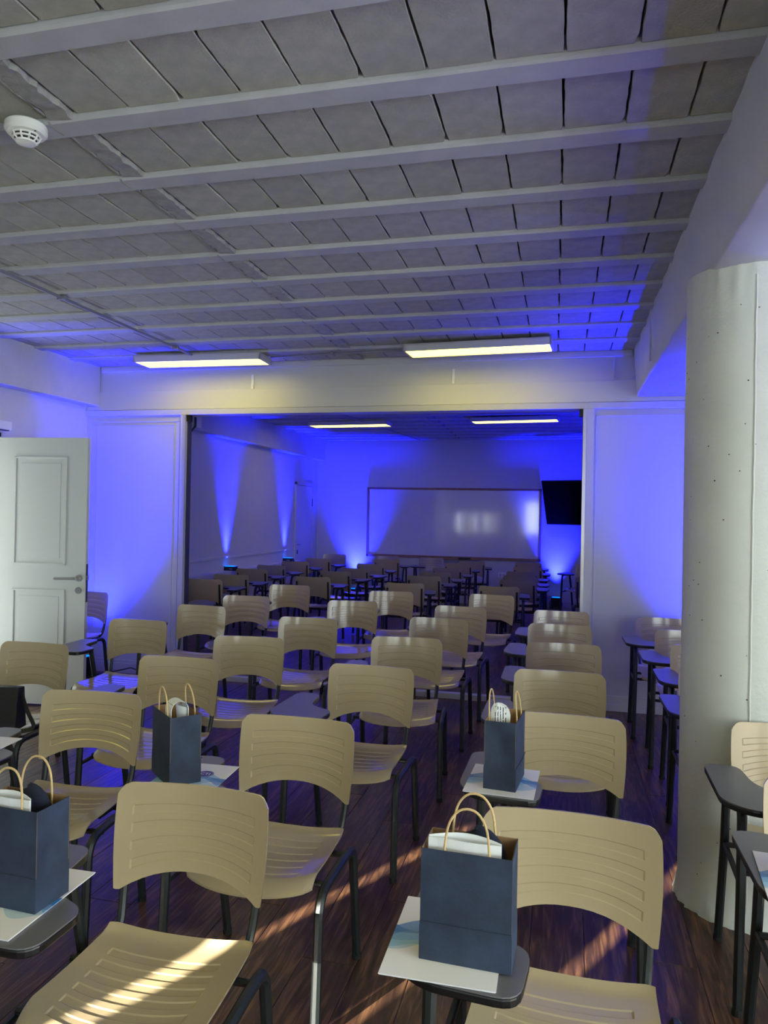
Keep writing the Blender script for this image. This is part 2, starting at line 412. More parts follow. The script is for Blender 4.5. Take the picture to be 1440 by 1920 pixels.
# painted concrete beams along both sides
def rough_beam(xa, xb, xab, z0, z1, y0, y1, n=70):
    V = []; F = []
    for i in range(n+1):
        y = y0+(y1-y0)*i/n; j = [random.uniform(-.004, .004) for _ in range(6)]
        V += [(xa+j[0], y, z1), (xa+(xab-xa)*.5+j[1]*.6, y, (z0+z1)/2), (xab+j[2], y, z0+.012+j[3]*.5), (xab+.014, y, z0+j[4]*.3), (xb-.01, y, z0+j[5]*.3), (xb, y, z0+.01), (xb, y, z1)]
    for i in range(n):
        for q in range(6): F.append((i*7+q, i*7+q+1, i*7+q+8, i*7+q+7))
    return MB().add(V, F)
part('ceiling_beam', rough_beam(.538, 1.012, .57, 2.648, 3.12, YF, YP), M_beam, ceil, smooth=True, angle=50)
part('ceiling_beam', rough_beam(.538, 1.012, .57, 2.648, 3.12, YP+.2, YB), M_beam, ceil, smooth=True, angle=50)
part('ceiling_beam', MB().box(XL-.01, -4.557, YF, YP, 2.65, 3.12), M_beam, ceil, bevel=.006)
part('ceiling_beam', MB().box(XL-.01, -4.557, YP+.2, YB, 2.65, 3.12), M_beam, ceil, bevel=.006)
# hairline form joints on the right beam face
for y in (5.3,):
    part('beam_joint', MB().box(.543, .5555, y, y+.008, 2.70, 3.03), M_wall, ceil)

# ------------------------------------------------------------------ partition between the rooms
wp = MB()
wp.box(XL, XR, YP+.02, YP+.2, 2.79, 3.12)
wall_part = struct(part('wall_partition', wp, M_wall))
part('header_board', MB().box(XL, XR, YP-.004, YP+.2, 2.612, 2.792), M_wall, wall_part, bevel=.003)
part('ceiling_trim', MB().box(-4.55, .535, YP-.002, YP+.03, 2.995, 3.05), M_wall, wall_part, bevel=.003)
for x in (-2.91, -.982):
    part('bracket_strip', MB().box(x-.012, x+.012, YP+.004, YP+.022, 2.795, 2.93).box(x-.012, x+.012, YP-.002, YP+.012, 2.795, 2.84), M_white_pl, wall_part, bevel=.002)
part('bracket_strip', MB().box(.38, .395, YP+.004, YP+.022, 2.80, 3.0), M_wall, wall_part)
XJL, XJR = -3.59, .145
part('track_header', MB().box(XL, XR, YP-.025, YP+.14, 2.553, 2.607), M_panel, wall_part, bevel=.004)
part('panel', MB().box(XL, XJL-.045, YP+.0, YP+.06, 0, 2.553), M_panel, wall_part)
part('panel', MB().box(XJR+.045, XR, YP+.0, YP+.06, 0, 2.553), M_panel, wall_part)
def frame_strips(x0, x1, z0, z1, w=.012, y=YP):
    return MB().box(x0, x0+w, y-.006, y+.004, z0, z1).box(x1-w, x1, y-.006, y+.004, z0, z1).box(x0, x1, y-.006, y+.004, z1-w, z1)
part('panel_moulding', frame_strips(-4.66, -3.66, .13, 2.50), M_panel, wall_part, bevel=.002)
part('panel_moulding', frame_strips(-4.58, -3.72, .18, 2.46, .005), M_panel, wall_part)
part('panel_moulding', frame_strips(.245, 2.6, .13, 2.50), M_panel, wall_part, bevel=.002)
# jamb profiles of the sliding leaves
for x0, x1, s in ((XJL-.05, XJL-.004, 1), (XJR+.004, XJR+.085, -1)):
    part('jamb_profile', MB().box(x0, x1, YP-.03, YP+.10, 0, 2.553), M_panel, wall_part, bevel=.004)
    xx = XJL if s > 0 else XJR
    part('jamb_channel', MB().box(xx-.006, xx+.006, YP+.02, YP+.09, 0, 2.553), M_grey, wall_part)
    part('jamb_lip', MB().box(xx-.004 if s < 0 else xx-.022, xx+.022 if s < 0 else xx+.004, YP-.034, YP-.022, 0, 2.55), M_alu, wall_part)
    part('roller_block', MB().box(min(xx, xx+s*.035), max(xx, xx+s*.035), YP+.0, YP+.05, 2.49, 2.553), M_black, wall_part)
part('threshold', MB().box(XJL, XJR, YP-.015, YP+.06, -.004, .045), M_panel, wall_part, bevel=.003)
b1 = MB().box(XL, XJL-.01, YP-.016, YP, 0, .10).box(XL, XJL-.01, YP-.010, YP, .10, .13)
struct(part('baseboard_left', b1, M_panel, bevel=.003))
b2 = MB().box(XJR+.01, XR, YP-.016, YP, 0, .06).box(XJR+.01, XR, YP-.010, YP, .06, .13)
struct(part('baseboard_right', b2, M_panel, bevel=.003))
# ledge duct along the left wall of the far room
struct(part('trim_1', MB().box(XL, XL+.13, YP+.2, 12.4, .70, .78).box(XL, XL+.02, YP+.2, 12.4, .95, .985), M_wall, bevel=.004))
struct(part('baseboard_back', MB().box(XL, XR, YB-.015, YB, 0, .1), M_panel, bevel=.003))

# closed door on the left wall of the far room
d3 = struct(link('door_3', None, None, (XL, 12.92, 0)))
part('door_leaf', MB().box(-.005, .02, -.41, .41, .01, 2.12), M_door, d3, bevel=.004)
part('door_frame', MB().box(-.005, .03, -.47, -.42, 0, 2.18).box(-.005, .03, .42, .47, 0, 2.18).box(-.005, .03, -.47, .47, 2.13, 2.18), M_door, d3, bevel=.003)
part('door_handle', MB().tube([(.02, -.35, 1.05), (.06, -.35, 1.05), (.06, -.24, 1.05)], .010, 8), M_chrome, d3)
part('lock_plate', MB().box(.018, .026, -.37, -.33, .88, .95), M_grey, d3)
for z in (.5, 1.75): part('hinge', MB().box(.018, .03, .40, .425, z, z+.14), M_grey, d3)

# open white panel door on the left
def panel_frame(x0, x1, z0, z1):
    m = MB()
    for w, dy in ((0.0, .008),):
        a, b, c, d = x0+w, x1-w, z0+w, z1-w; t = .016
        m.box(a, a+t, -dy, .004, c, d).box(b-t, b, -dy, .004, c, d).box(a, b, -dy, .004, c, c+t).box(a, b, -dy, .004, d-t, d)
    return m
dang = math.atan2(.09, .86)
DW = .925
door = struct(link('door_1', None, None, (-3.775-DW*math.cos(dang), 5.25-DW*math.sin(dang), 0), dang))
part('door_leaf', MB().box(0, DW, 0, .04, .012, 2.20), M_door, door, bevel=.003)
for z0, z1 in ((1.155, 2.045), (.20, .955)):
    part('panel_moulding', panel_frame(DW-.64, DW-.175, z0, z1), M_door, door, bevel=.003)
    part('raised_field', MB().box(DW-.585, DW-.23, -.003, .005, z0+.055, z1-.055), M_door, door, bevel=.004)
hd = part('door_handle', MB().tube([(DW-.055, -.055, 1.055), (DW-.085, -.058, 1.055), (DW-.24, -.056, 1.052)], .0105, 8), M_chrome, door, smooth=True)
part('rosette', MB().lathe([(.027, 0), (.027, .008), (.012, .01), (.011, .05)], 20).mesh and MB().tube([(DW-.055, 0, 1.055), (DW-.055, -.010, 1.055)], .028, 20).tube([(DW-.055, -.01, 1.055), (DW-.055, -.058, 1.055)], .011, 10), M_chrome, hd, smooth=True)
part('lock_cylinder', MB().tube([(DW-.058, 0, .955), (DW-.058, -.010, .955)], .027, 20).tube([(DW-.058, -.01, .955), (DW-.058, -.014, .955)], .013, 12), M_chrome, door, smooth=True)
part('lock_plate', MB().box(DW-.001, DW+.003, .008, .032, .86, 1.17), M_grey, door)
part('latch', MB().box(DW, DW+.012, .013, .027, 1.04, 1.075), M_chrome, door)
for z in (.3, 1.1, 1.95): part('hinge', MB().tube([(-.004, -.004, z), (-.004, -.004, z+.1)], .007, 8), M_chrome, door)
d2 = struct(link('door_2', None))
part('door_frame', MB().box(XL-.2, XL+.02, 4.38, 4.42, 0, 2.26).box(XL-.2, XL+.02, 5.30, 5.33, 0, 2.26).box(XL-.2, XL+.02, 4.38, 5.33, 2.22, 2.28), M_door, d2, bevel=.003)

# emergency light over the doorway
em = thing('emergency_light', 'slim white emergency light box on the wall above the open door', 'light', (XL, 5.28, 2.285))
part('housing', MB().box(0, .05, -.16, .14, 0, .075), M_white_pl, em, bevel=.006)
part('lens', MB().box(.006, .046, -.13, .11, -.008, .002), M_grey, em, bevel=.003)

# round column
colo = thing('round_column', 'white painted round concrete column rising to the beam on the right', 'column', (.775, 3.44, 0))
n = 96; V = []; F = []; zs = [0, .02, .05, .09, .2, .5, .9, 1.3, 1.7, 2.1, 2.5, 2.62, 2.66]
rr = random.Random(3)
for iz, z in enumerate(zs):
    for k in range(n):
        a = 2*PI*k/n
        fl = .018 if z < .03 else (.010 if z < .07 else 0.0)
        r = .268 + fl*rr.uniform(.2, 1.2) + (rr.uniform(-.004, .006) if z > 2.6 else rr.uniform(-.0006, .0006))
        V.append((r*math.cos(a), r*math.sin(a), z))
for i in range(len(zs)-1):
    for k in range(n): F.append((i*n+k, i*n+(k+1) % n, (i+1)*n+(k+1) % n, (i+1)*n+k))
part('shaft', MB().add(V, F), M_column, colo, smooth=True, angle=60)
sa = math.radians(-101)
part('form_seam', MB().tube([((.268+rr.uniform(0, .002))*math.cos(sa+rr.uniform(-.006, .006)), .2685*math.sin(sa), .02+.06*i) for i in range(44)], .004, 6), M_column, colo)
for k in range(46):
    a = math.radians(rr.uniform(180, 285)); z = rr.uniform(.15, 2.5); r = .2672
    q = rr.uniform(.0016, .0042)
    part('air_hole', MB().tube([(r*math.cos(a), r*math.sin(a), z), ((r+.0016)*math.cos(a), (r+.0016)*math.sin(a), z+.0005)], q, 6, r2=q*rr.uniform(.5, 1)), M_grey, colo)

# ------------------------------------------------------------------ ceiling lamps, conduit, detector
def ceiling_lamp(cx, cy, rz, w, d, label, grp):
    t = thing('ceiling_lamp', label, 'lamp', (cx, cy, 2.958), rz, grp)
    part('housing', MB().box(-w/2, w/2, -d/2, -d/2+.016, 0, .055).box(-w/2, w/2, d/2-.016, d/2, 0, .055).box(-w/2, -w/2+.016, -d/2, d/2, 0, .055)
         .box(w/2-.016, w/2, -d/2, d/2, 0, .055).box(-w/2, w/2, -d/2, d/2, .05, .058), M_lampbody, t)
    part('diffuser', MB().box(-w/2+.018, w/2-.018, -d/2+.018, d/2-.018, .004, .012), M_diff, t)
    for sx in (-.3, .3): part('ceiling_mount', MB().box(sx*w-.02, sx*w+.02, -.03, .03, .056, .09), M_lampbody, t)
    return t
ceiling_lamp(-3.215, 6.09, .03, 1.22, .28, 'long lit ceiling light left above the partition opening', 'ceiling lamps')
ceiling_lamp(-.705, 5.98, -.06, 1.19, .28, 'long lit ceiling light right above the partition opening', 'ceiling lamps')
ceiling_lamp(-3.22, 1.40, .0, 1.22, .28, 'ceiling light over the front left of the near room', 'ceiling lamps')
ceiling_lamp(-.70, 1.36, .0, 1.22, .28, 'ceiling light over the front right of the near room', 'ceiling lamps')
ceiling_lamp(-3.20, 10.78, -.06, 1.26, .30, 'lit ceiling light left above the whiteboard in the far room', 'ceiling lamps')
ceiling_lamp(-.70, 10.48, -.10, 1.21, .27, 'lit ceiling light right above the whiteboard in the far room', 'ceiling lamps')
def conduit(label, loc, rz, a, b, axis, clamps):
    t = thing('conduit_pipe', label, 'pipe', loc, rz, 'ceiling conduits')
    P = [(0, a, 0), (0, b, 0)] if axis == 'y' else [(a, 0, 0), (b, 0, 0)]
    part('pipe', MB().tube(P, .0105, 8), M_conduit, t, smooth=True)
    for c in clamps:
        part('clamp', MB().box(-.03, .03, c-.012, c+.012, -.014, .014) if axis == 'y' else MB().box(c-.012, c+.012, -.03, .03, -.014, .014), M_conduit, t, bevel=.004)
conduit('thin galvanised conduit running along the ceiling to the left lamp', (-3.24, 4.5, 3.008), 0, -4.0, 1.44, 'y', (-.3, 1.16, -1.8))
conduit('thin galvanised conduit spanning between the two near ceiling lights', (-1.98, 6.11, 3.008), -.085, -.60, .66, 'x', (0,))
conduit('thin conduit on far room ceiling between partition and lamp', (-3.0, 10.2, 3.008), -.12, -3.2, .42, 'y', ())
conduit('thin conduit on far room ceiling between lamp and far wall', (-3.0, 10.2, 3.008), -.12, .78, 3.2, 'y', (2.0,))

sd = thing('smoke_detector', 'white round smoke detector on the ceiling joist at upper left', 'detector', (-1.94, 2.30, 3.024))
part('base', MB().lathe([(.066, 0), (.072, -.006), (.073, -.028), (.064, -.038), (.05, -.041)], 40), M_white_pl, sd, smooth=True)
part('dark_core', MB().lathe([(.044, -.038), (.041, -.050), (.034, -.062), (.02, -.064)], 32), M_black, sd, smooth=True)
cage = part('cage', MB().lathe([(.050, -.040), (.050, -.045), (.045, -.046), (.044, -.041)], 40).lathe([(.046, -.052), (.0445, -.057), (.039, -.057), (.040, -.052)], 40), M_white_pl, sd, smooth=True)
for k in range(10):
    a = 2*PI*k/10
    part('rib', MB().tube([(.049*math.cos(a), .049*math.sin(a), -.041), (.044*math.cos(a), .044*math.sin(a), -.055), (.030*math.cos(a), .030*math.sin(a), -.066)], .0035, 6), M_white_pl, cage)
part('cap', MB().lathe([(.036, -.063), (.034, -.069), (.02, -.072), (.004, -.0725)], 32), M_white_pl, sd, smooth=True)
part('indicator', MB().lathe([(.004, 0), (.004, -.004)], 10, (.055, -.02, -.036)), M_black, sd)

# ------------------------------------------------------------------ blue uplights
def uplight(loc, aim, power, size, label, h=.20, blend=.9, stand=True):
    t = thing('blue_uplight', label, 'light', loc, 0, 'blue uplights along the walls')
    q = .055 if h < .15 else .07
    part('body', MB().box(-.085, .085, -q, q, .03, h), M_black, t, bevel=.008)
    part('lens', MB().box(-.068, .068, -.052, .052, h-.002, h+.004), M_led, t)
    part('yoke', MB().tube([(-.10, 0, .012), (-.105, 0, h*.6), (-.086, 0, h*.7)], .008, 6).tube([(.10, 0, .012), (.105, 0, h*.6), (.086, 0, h*.7)], .008, 6).box(-.11, .11, -.03, .03, 0, .014), M_black, t)
    for sx in (-1, 1): part('foot', MB().box(sx*.065-.015, sx*.065+.015, -q, q, 0, .032), M_black, t)
    l = bpy.data.lights.new('led_beam', 'SPOT'); l.energy = power; l.color = BLUE; l.spot_size = math.radians(size); l.spot_blend = blend; l.shadow_soft_size = .05
    o = bpy.data.objects.new('led_beam', l); COL.objects.link(o); o.parent = t; o.location = (0, 0, h+.06)
    d = Vector(aim) - (Vector(loc)+Vector((0, 0, h+.06)))
    o.rotation_euler = d.to_track_quat('-Z', 'Y').to_euler()
    return t
uplight((-4.50, 6.22, 0), (-4.54, 6.50, 2.0), 1000, 90, 'blue uplight on the floor in the corner behind the open door', blend=1)
uplight((-4.620, 9.72, .78), (-4.67, 9.72, 2.2), 1300, 46, 'blue uplight on the left wall ledge nearer the partition', .06, blend=1)
uplight((-4.620, 11.98, .78), (-4.67, 11.98, 2.2), 1300, 46, 'blue uplight on the left wall ledge beside the far door', .06, blend=1)
uplight((-3.87, 13.52, 0), (-3.90, 13.66, 1.7), 2200, 66, 'blue uplight on the floor left of the whiteboard', blend=1)
uplight((-.12, 13.52, 0), (-.14, 13.66, 1.4), 1900, 60, 'blue uplight glowing on the floor under the wall screen', blend=1)
uplight((1.36, 6.28, 0), (1.38, 6.50, 1.9), 1200, 100, 'blue uplight on the floor behind the round column', blend=1)
uplight((2.55, 2.15, 0), (2.2, 2.15, 3.0), 80, 110, 'blue uplight by the right wall nearer the windows', blend=1)
uplight((2.55, 4.10, 0), (2.2, 4.10, 3.0), 130, 110, 'blue uplight by the right wall beyond the column', blend=1)
uplight((2.3, 9.4, 0), (1.9, 9.4, 2.0), 900, 140, 'unseen blue uplight added in the far room beyond the right jamb', blend=1)  # unseen lamp, added to raise the far room's blue ambient
part_cable = tag(part('power_cable', MB().tube([(-4.42, 6.30, .006), (-4.2, 6.38, .05), (-4.05, 6.36, .09), (-3.9, 6.42, .03), (-3.7, 6.45, .006), (-3.2, 6.44, .006)], .006, 6), M_rubber, smooth=True),
                 'thin black power cable looping along the baseboard behind the chairs', 'cable')

# ------------------------------------------------------------------ far room fittings
wb = thing('whiteboard', 'wide glossy whiteboard in a wooden frame on the far wall', 'whiteboard', (-2.045, YB-.001, 0))
hw, z0, z1 = 1.64, .815, 2.14
part('writing_surface', MB().box(-hw+.03, hw-.03, -.022, 0, z0+.03, z1-.03), M_board, wb)
for nm, a in (('frame_rail', (-hw, hw, -.034, 0, z1-.04, z1)), ('frame_rail', (-hw, hw, -.034, 0, z0, z0+.05)), ('frame_stile', (-hw, -hw+.04, -.034, 0, z0, z1)), ('frame_stile', (hw-.04, hw, -.034, 0, z0, z1))):
    part(nm, MB().box(*a), M_trimwood, wb, bevel=.004)
part('pen_tray', MB().box(-.25, .55, -.09, -.03, z0-.012, z0+.004), M_trimwood, wb, bevel=.003)
tag(part('board_eraser', MB().box(-.28, -.06, -.04, .04, 0, .03), M_black, bevel=.006, loc=(-1.62, YB-.079, z0+.005)), 'black board eraser lying on the whiteboard pen tray', 'eraser')
outl = thing('power_outlet', 'white double power outlet on the wall below the whiteboard', 'outlet', (-1.09, YB, .50))
part('plate', MB().box(-.08, .08, -.012, 0, 0, .10), M_white_pl, outl, bevel=.004)
for sx in (-.036, .036): part('socket', MB().tube([(sx, -.010, .05), (sx, -.014, .05)], .024, 14), M_lampbody, outl)
# wall screen, swivelled and tilted down
tv = thing('wall_screen', 'black flat screen tilted forward on the wall right of whiteboard', 'screen', (-.30, 13.30, 1.50))
th, ta = math.radians(22), math.radians(20)
nrm = Vector((-math.sin(th), -math.cos(th), 0)); tx = Vector((math.cos(th), -math.sin(th), 0))
upv = Vector((0, 0, 1))*math.cos(ta) + nrm*math.sin(ta); fr = tx.cross(upv).normalized()
if fr.dot(nrm) < 0: fr = -fr
def tvbox(a0, a1, b0, b1, c0, c1):
    vs = [tx*a + upv*b + fr*c for c in (c0, c1) for b in (b0, b1) for a in (a0, a1)]
    return MB().add(vs, [(0,2,3,1),(4,5,7,6),(0,1,5,4),(2,6,7,3),(0,4,6,2),(1,3,7,5)])
part('casing', tvbox(0, 1.35, 0, .80, -.045, 0), M_black, tv, bevel=.006)
part('display', tvbox(.012, 1.338, .016, .788, -.002, .002), M_screen, tv)
part('wall_arm', MB().tube([(.7, .05, .4), (.72, .28, .42), (.70, .40, .42)], .03, 8).box(.55, .85, .375, .40, .25, .6), M_black, tv)
# bracket-mounted speaker inside the far room by the left jamb
spk = thing('wall_speaker', 'boxy speaker on a bent bracket at top left of opening', 'speaker', (-3.98, 7.25, 2.50))
part('cabinet', MB().box(-.10, .11, -.06, .10, .02, .22), M_lampbody, spk, bevel=.01)
part('bracket', MB().tube([(-.12, -.07, .0), (.09, -.07, -.012), (.125, -.07, .03), (.125, -.07, .14), (.16, -.07, .18), (.16, -.07, .36)], .014, 6), M_grey, spk)
part('bracket_box', MB().box(.09, .21, -.10, -.02, .20, .36), M_grey, spk, bevel=.006)
part('ceiling_rod', MB().box(.12, .17, -.08, -.03, .34, .54), M_grey, spk)

# ------------------------------------------------------------------ tablet-arm chairs
def smooth_path(pts, rad, n=5):
    P = [Vector(p) for p in pts]; out = [P[0]]
    for i in range(1, len(P)-1):
        a, b, c = P[i-1], P[i], P[i+1]
        r1 = min(rad, (a-b).length*.49); r2 = min(rad, (c-b).length*.49)
        s = b + (a-b).normalized()*r1; e = b + (c-b).normalized()*r2
        for k in range(n+1):
            t = k/n; out.append(s*(1-t)**2 + b*2*t*(1-t) + e*t*t)
    out.append(P[-1]); return out
def backrest():
    us = [-1, -.975, -.93, -.87, -.815, -.795] + [-.66+.132*i for i in range(11)] + [.795, .815, .87, .93, .975, 1]
    pads = [(.145, .225), (.325, .405), (.505, .585), (.685, .765)]
    vs = [0, .03, .08]
    e = .010
    for a, b in pads: vs += [a-e, a+e*.2, b-e*.2, b+e]
    vs += [.84, .90, .95, .985, 1]
    def pt(u, v, off, pad):
        ztop = .842 - .004*(1-u*u) - (.030*max(0, (abs(u)-.86)/.14)**2.4)
        zb = .545 + .058*(1-abs(u)**2.3) + (.012*max(0, (abs(u)-.93)/.07)**1.5)
        z = zb + (ztop-zb)*v
        hwid = .216 + .012*math.sin(PI*min(1, max(0, (z-.54)/.30))*.8)
        y = .212 + (z-.54)*.11 + .045*(1-u*u)
        if pad: y += .0022
        return (u*hwid, y+off, z)
    def inpad(u, v): return abs(u) <= .80 and any(a <= v <= b for a, b in pads)
    front = [[pt(u, v, 0, inpad(u, v)) for u in us] for v in vs]
    back = [[pt(u, v, .0065, False) for u in us] for v in vs]
    return MB().shell(front, back)
def seat():
    us = [-1, -.97, -.9, -.8, -.735, -.715] + [-.6+.12*i for i in range(11)] + [.715, .735, .8, .9, .97, 1]
    pads = [(.16+.115*i, .16+.115*i+.058) for i in range(6)]
    vs = [0, .02, .05, .09, .13]; e = .007
    for a, b in pads: vs += [a-e, a+e*.3, b-e*.3, b+e]
    vs += [.88, .93, .97, 1]
    def pt(u, v, off, pad):
        yf = -.245 + .055*abs(u)**2.2 + .02*max(0, (abs(u)-.85)/.15)**2
        yr = .200 - .012*max(0, (abs(u)-.85)/.15)**2
        y = yf + (yr-yf)*v
        hwid = .222 - .012*v
        z = .452 + .016*abs(u)**2.4 - .030*max(0, (.17-v)/.17)**2 - .006*math.sin(PI*v)
        if v > .9: z += .010*((v-.9)/.1)**2
        if pad: z -= .0022
        return (u*hwid, y, z+off)
    def inpad(u, v): return abs(u) <= .72 and any(a <= v <= b for a, b in pads)
    top = [[pt(u, v, 0, inpad(u, v)) for u in us] for v in vs]
    bot = [[pt(u, v, -.007, False) for u in us] for v in vs]
    return MB().shell(top, bot)
def round_poly(P, rad, n=4):
    out = []; m = len(P)
    for i in range(m):
        a, b, c = Vector(P[i-1]), Vector(P[i][:2]), Vector(P[(i+1) % m][:2]); a = Vector(P[i-1][:2])
        r = P[i][2] if len(P[i]) > 2 else rad
        r1 = min(r, (a-b).length*.49); r2 = min(r, (c-b).length*.49)
        s = b+(a-b).normalized()*r1; e = b+(c-b).normalized()*r2
        for k in range(n+1):
            t = k/n; q = s*(1-t)**2 + b*2*t*(1-t) + e*t*t; out.append((q.x, q.y))
    return out
TAB = round_poly([(-.345, .13, .05), (-.345, -.245, .05), (-.275, -.315, .05), (-.075, -.325, .05), (-.065, -.155, .04), (-.205, -.085, .07), (-.225, .13, .05)], .04, 5)
TZ = .705
FX = .252
def leg_tube(pts, r=.0155, r2=.0165): return MB().tube(pts, r, 8, r2=r2, side=(1, 0, 0))
def make_meshes():
    D = []
    D.append(('seat', seat().mesh('seat', M_plastic, True, 0, 13)))
    D.append(('backrest', backrest().mesh('backrest', M_plastic, True, 0, 13)))
    # plain side (sitter's left, +x)
    fl = smooth_path([(FX+.006, -.222, .012), (FX, -.185, .425), (FX, -.03, .43)], .07)
    rl = smooth_path([(FX+.006, .222, .012), (FX, .165, .43), (FX, .03, .432)], .055)
    D.append(('leg', leg_tube(fl).mesh('leg', M_steel, True)))
    D.append(('leg', leg_tube(rl).mesh('leg', M_steel, True)))
    D.append(('side_rail', leg_tube([(FX, -.031, .43), (FX, .031, .432)]).mesh('side_rail', M_steel, True)))
    # tablet side: both legs run up to the writing tablet
    fl2 = smooth_path([(-FX-.030, -.222, .012), (-FX-.022, -.205, .42), (-FX-.02, -.195, TZ-.035), (-FX-.02, -.10, TZ-.028)], .05)
    rl2 = smooth_path([(-FX-.012, .232, .012), (-FX-.010, .145, .41), (-FX-.016, .085, TZ-.035), (-FX-.018, .0, TZ-.028)], .06)
    D.append(('leg', leg_tube(fl2).mesh('leg', M_steel, True)))
    D.append(('leg', leg_tube(rl2).mesh('leg', M_steel, True)))
    D.append(('side_rail', leg_tube([(-FX-.016, -.20, .405), (-FX-.010, .146, .412)], .010, .010).mesh('side_rail', M_steel, True)))
    D.append(('tablet_rail', leg_tube([(-FX-.02, -.101, TZ-.028), (-FX-.018, .001, TZ-.028)]).mesh('tablet_rail', M_steel, True)))
    for y, z in ((-.11, .424), (.10, .428)):
        D.append(('cross_tube', MB().tube([(-FX-.014, y, z-.005), (FX+.012, y, z)], .010, 8).mesh('cross_tube', M_steel, True)))
    for s in (-1, 1):
        pth = smooth_path([(s*.185, .0, .432), (s*.188, .205, .430), (s*.200, .2415, .56), (s*.198, .262, .78)], .07, 6)
        D.append(('back_post', MB().tube(pth, .0115, 8).mesh('back_post', M_steel, True)))
    D.append(('tablet', MB().prism(TAB, TZ, TZ+.0035).mesh('tablet', M_tablet)))
    cx = sum(p[0] for p in TAB)/len(TAB); cy = sum(p[1] for p in TAB)/len(TAB)
    D.append(('tablet_edge', MB().prism([((x-cx)*1.004+cx, (y-cy)*1.004+cy) for x, y in TAB], TZ-.019, TZ-.0005).mesh('tablet_edge', M_edge, bevel=.004)))
    feet = []
    for x, y in ((FX+.006, -.222), (FX+.006, .222), (-FX-.030, -.222), (-FX-.012, .232)):
        feet.append(MB().lathe([(.0168, 0), (.0172, .010), (.0160, .022)], 12, (x, y, 0)).mesh('foot_cap', M_rubber))
    return D, feet
CH, FEET = make_meshes()
def chair(x, y, rz, label, group, detail=True):
    t = thing('tablet_chair', label, 'chair', (x, y, 0), rz, group)
    legs = []
    for nm, me in CH:
        o = link(nm, me, t)
        if nm == 'leg': legs.append(o)
    if detail:
        for l, f in zip(legs, FEET): link('foot_cap', f, l)
    else:
        for f in FEET: pass
    return t
K = .957
ORD = ['first', 'second', 'third', 'fourth', 'fifth', 'sixth', 'seventh']
def front(xt, yt, ang, label, group, dx=0):      # faces the camera; xt, yt = middle of the top edge
    return chair(xt*K+dx + .245*math.sin(math.radians(ang)), yt*K-.245, math.radians(ang), label, group)
def away(xt, yt, ang, label, group):             # faces the whiteboard
    return chair(xt*K - .245*math.sin(math.radians(ang)), yt*K+.245, PI+math.radians(ang), label, group, detail=False)

gF, gA = 'beige chairs facing the camera', 'shaded chairs facing the whiteboard'
fR = [(.03, 2.07, -2), (.02, 3.12, -1), (-.01, 4.01, 0), (.01, 4.91, 0), (-.02, 5.77, -3), (-.01, 6.62, -1)]
lR = ['beige chair in right foreground holding a navy bag with white papers',
      'beige chair left of the round column with a narrow-side-on navy bag'] + \
     ['%s chair back from the camera in the file just left of the column' % ORD[i] for i in range(2, 5)] + ['last chair before the partition in the file just left of column']
for (x, y, a), l in zip(fR, lR): front(x, y, a, l, gF)
fC = [(-1.04, 1.96, 2), (-1.01, 2.75, -1), (-.99, 3.82, -2), (-1.0, 4.79, 5), (-.95, 5.78, -1), (-.89, 6.60, -4), (-.72, 7.72, -6)]
lC = ['beige chair in left foreground with a sun streak across its seat', 'beige chair directly behind the sunlit foreground chair, navy bag on its tablet'] + \
     ['%s chair back in the middle file that starts with the sunlit chair' % ORD[i] for i in range(2, 6)] + ['camera-facing chair just beyond the threshold, rightmost of the three there']
for (x, y, a), l in zip(fC, lC): front(x, y, a, l, gF)
fB = [(-2.02, 2.87, 5), (-2.06, 3.70, 2), (-1.98, 4.46, 6), (-1.92, 5.43, 3), (-1.91, 6.64, 9), (-1.77, 7.62, 8)]
lB = ['beige chair at left edge behind the navy bag, folder on its tablet'] + \
     ['%s chair back in the file left of the middle file' % ORD[i] for i in range(1, 4)] + ['fifth chair back in file left of the middle, by the threshold', 'camera-facing chair just beyond the threshold, middle of the three there']
for (x, y, a), l in zip(fB, lB): front(x, y, a, l, gF)
fA = [(-3.08, 3.81, 0), (-3.05, 4.87, 1), (-3.02, 5.80, -4), (-2.98, 6.63, 4), (-2.99, 7.82, 5)]
lA = ['beige chair in front of the open white door, black handbag on seat', 'beige chair right of the open white door, next to blue wall glow',
      'beige chair against the left jamb of the partition opening', 'beige chair in the opening just right of the left jamb', 'camera-facing chair just beyond the threshold, leftmost of the three there']
for (x, y, a), l in zip(fA, lA): front(x, y, a, l, gF)
chair(-4.36, 5.84, math.radians(-4), 'chair mostly hidden behind the open white door in blue light', gF)
fS = [(.865-.03, 2.24, 0), (.865, 2.855, -1), (.84, 3.98, 1), (.885, 4.67, 0), (.86, 5.30, -1), (.80, 5.96, 1)]
lS = ['chair at the right edge in front of the column, white folder on its tablet', 'chair standing against the front of the round column',
      'chair directly behind the column, nearest of the half-hidden four', 'second of four chairs half hidden behind the column', 'third of four chairs half hidden behind the column', 'farthest of four chairs half hidden behind column, by the white panel']
for (x, y, a), l in zip(fS, lS): chair(x, y, math.radians(a), l, gF)

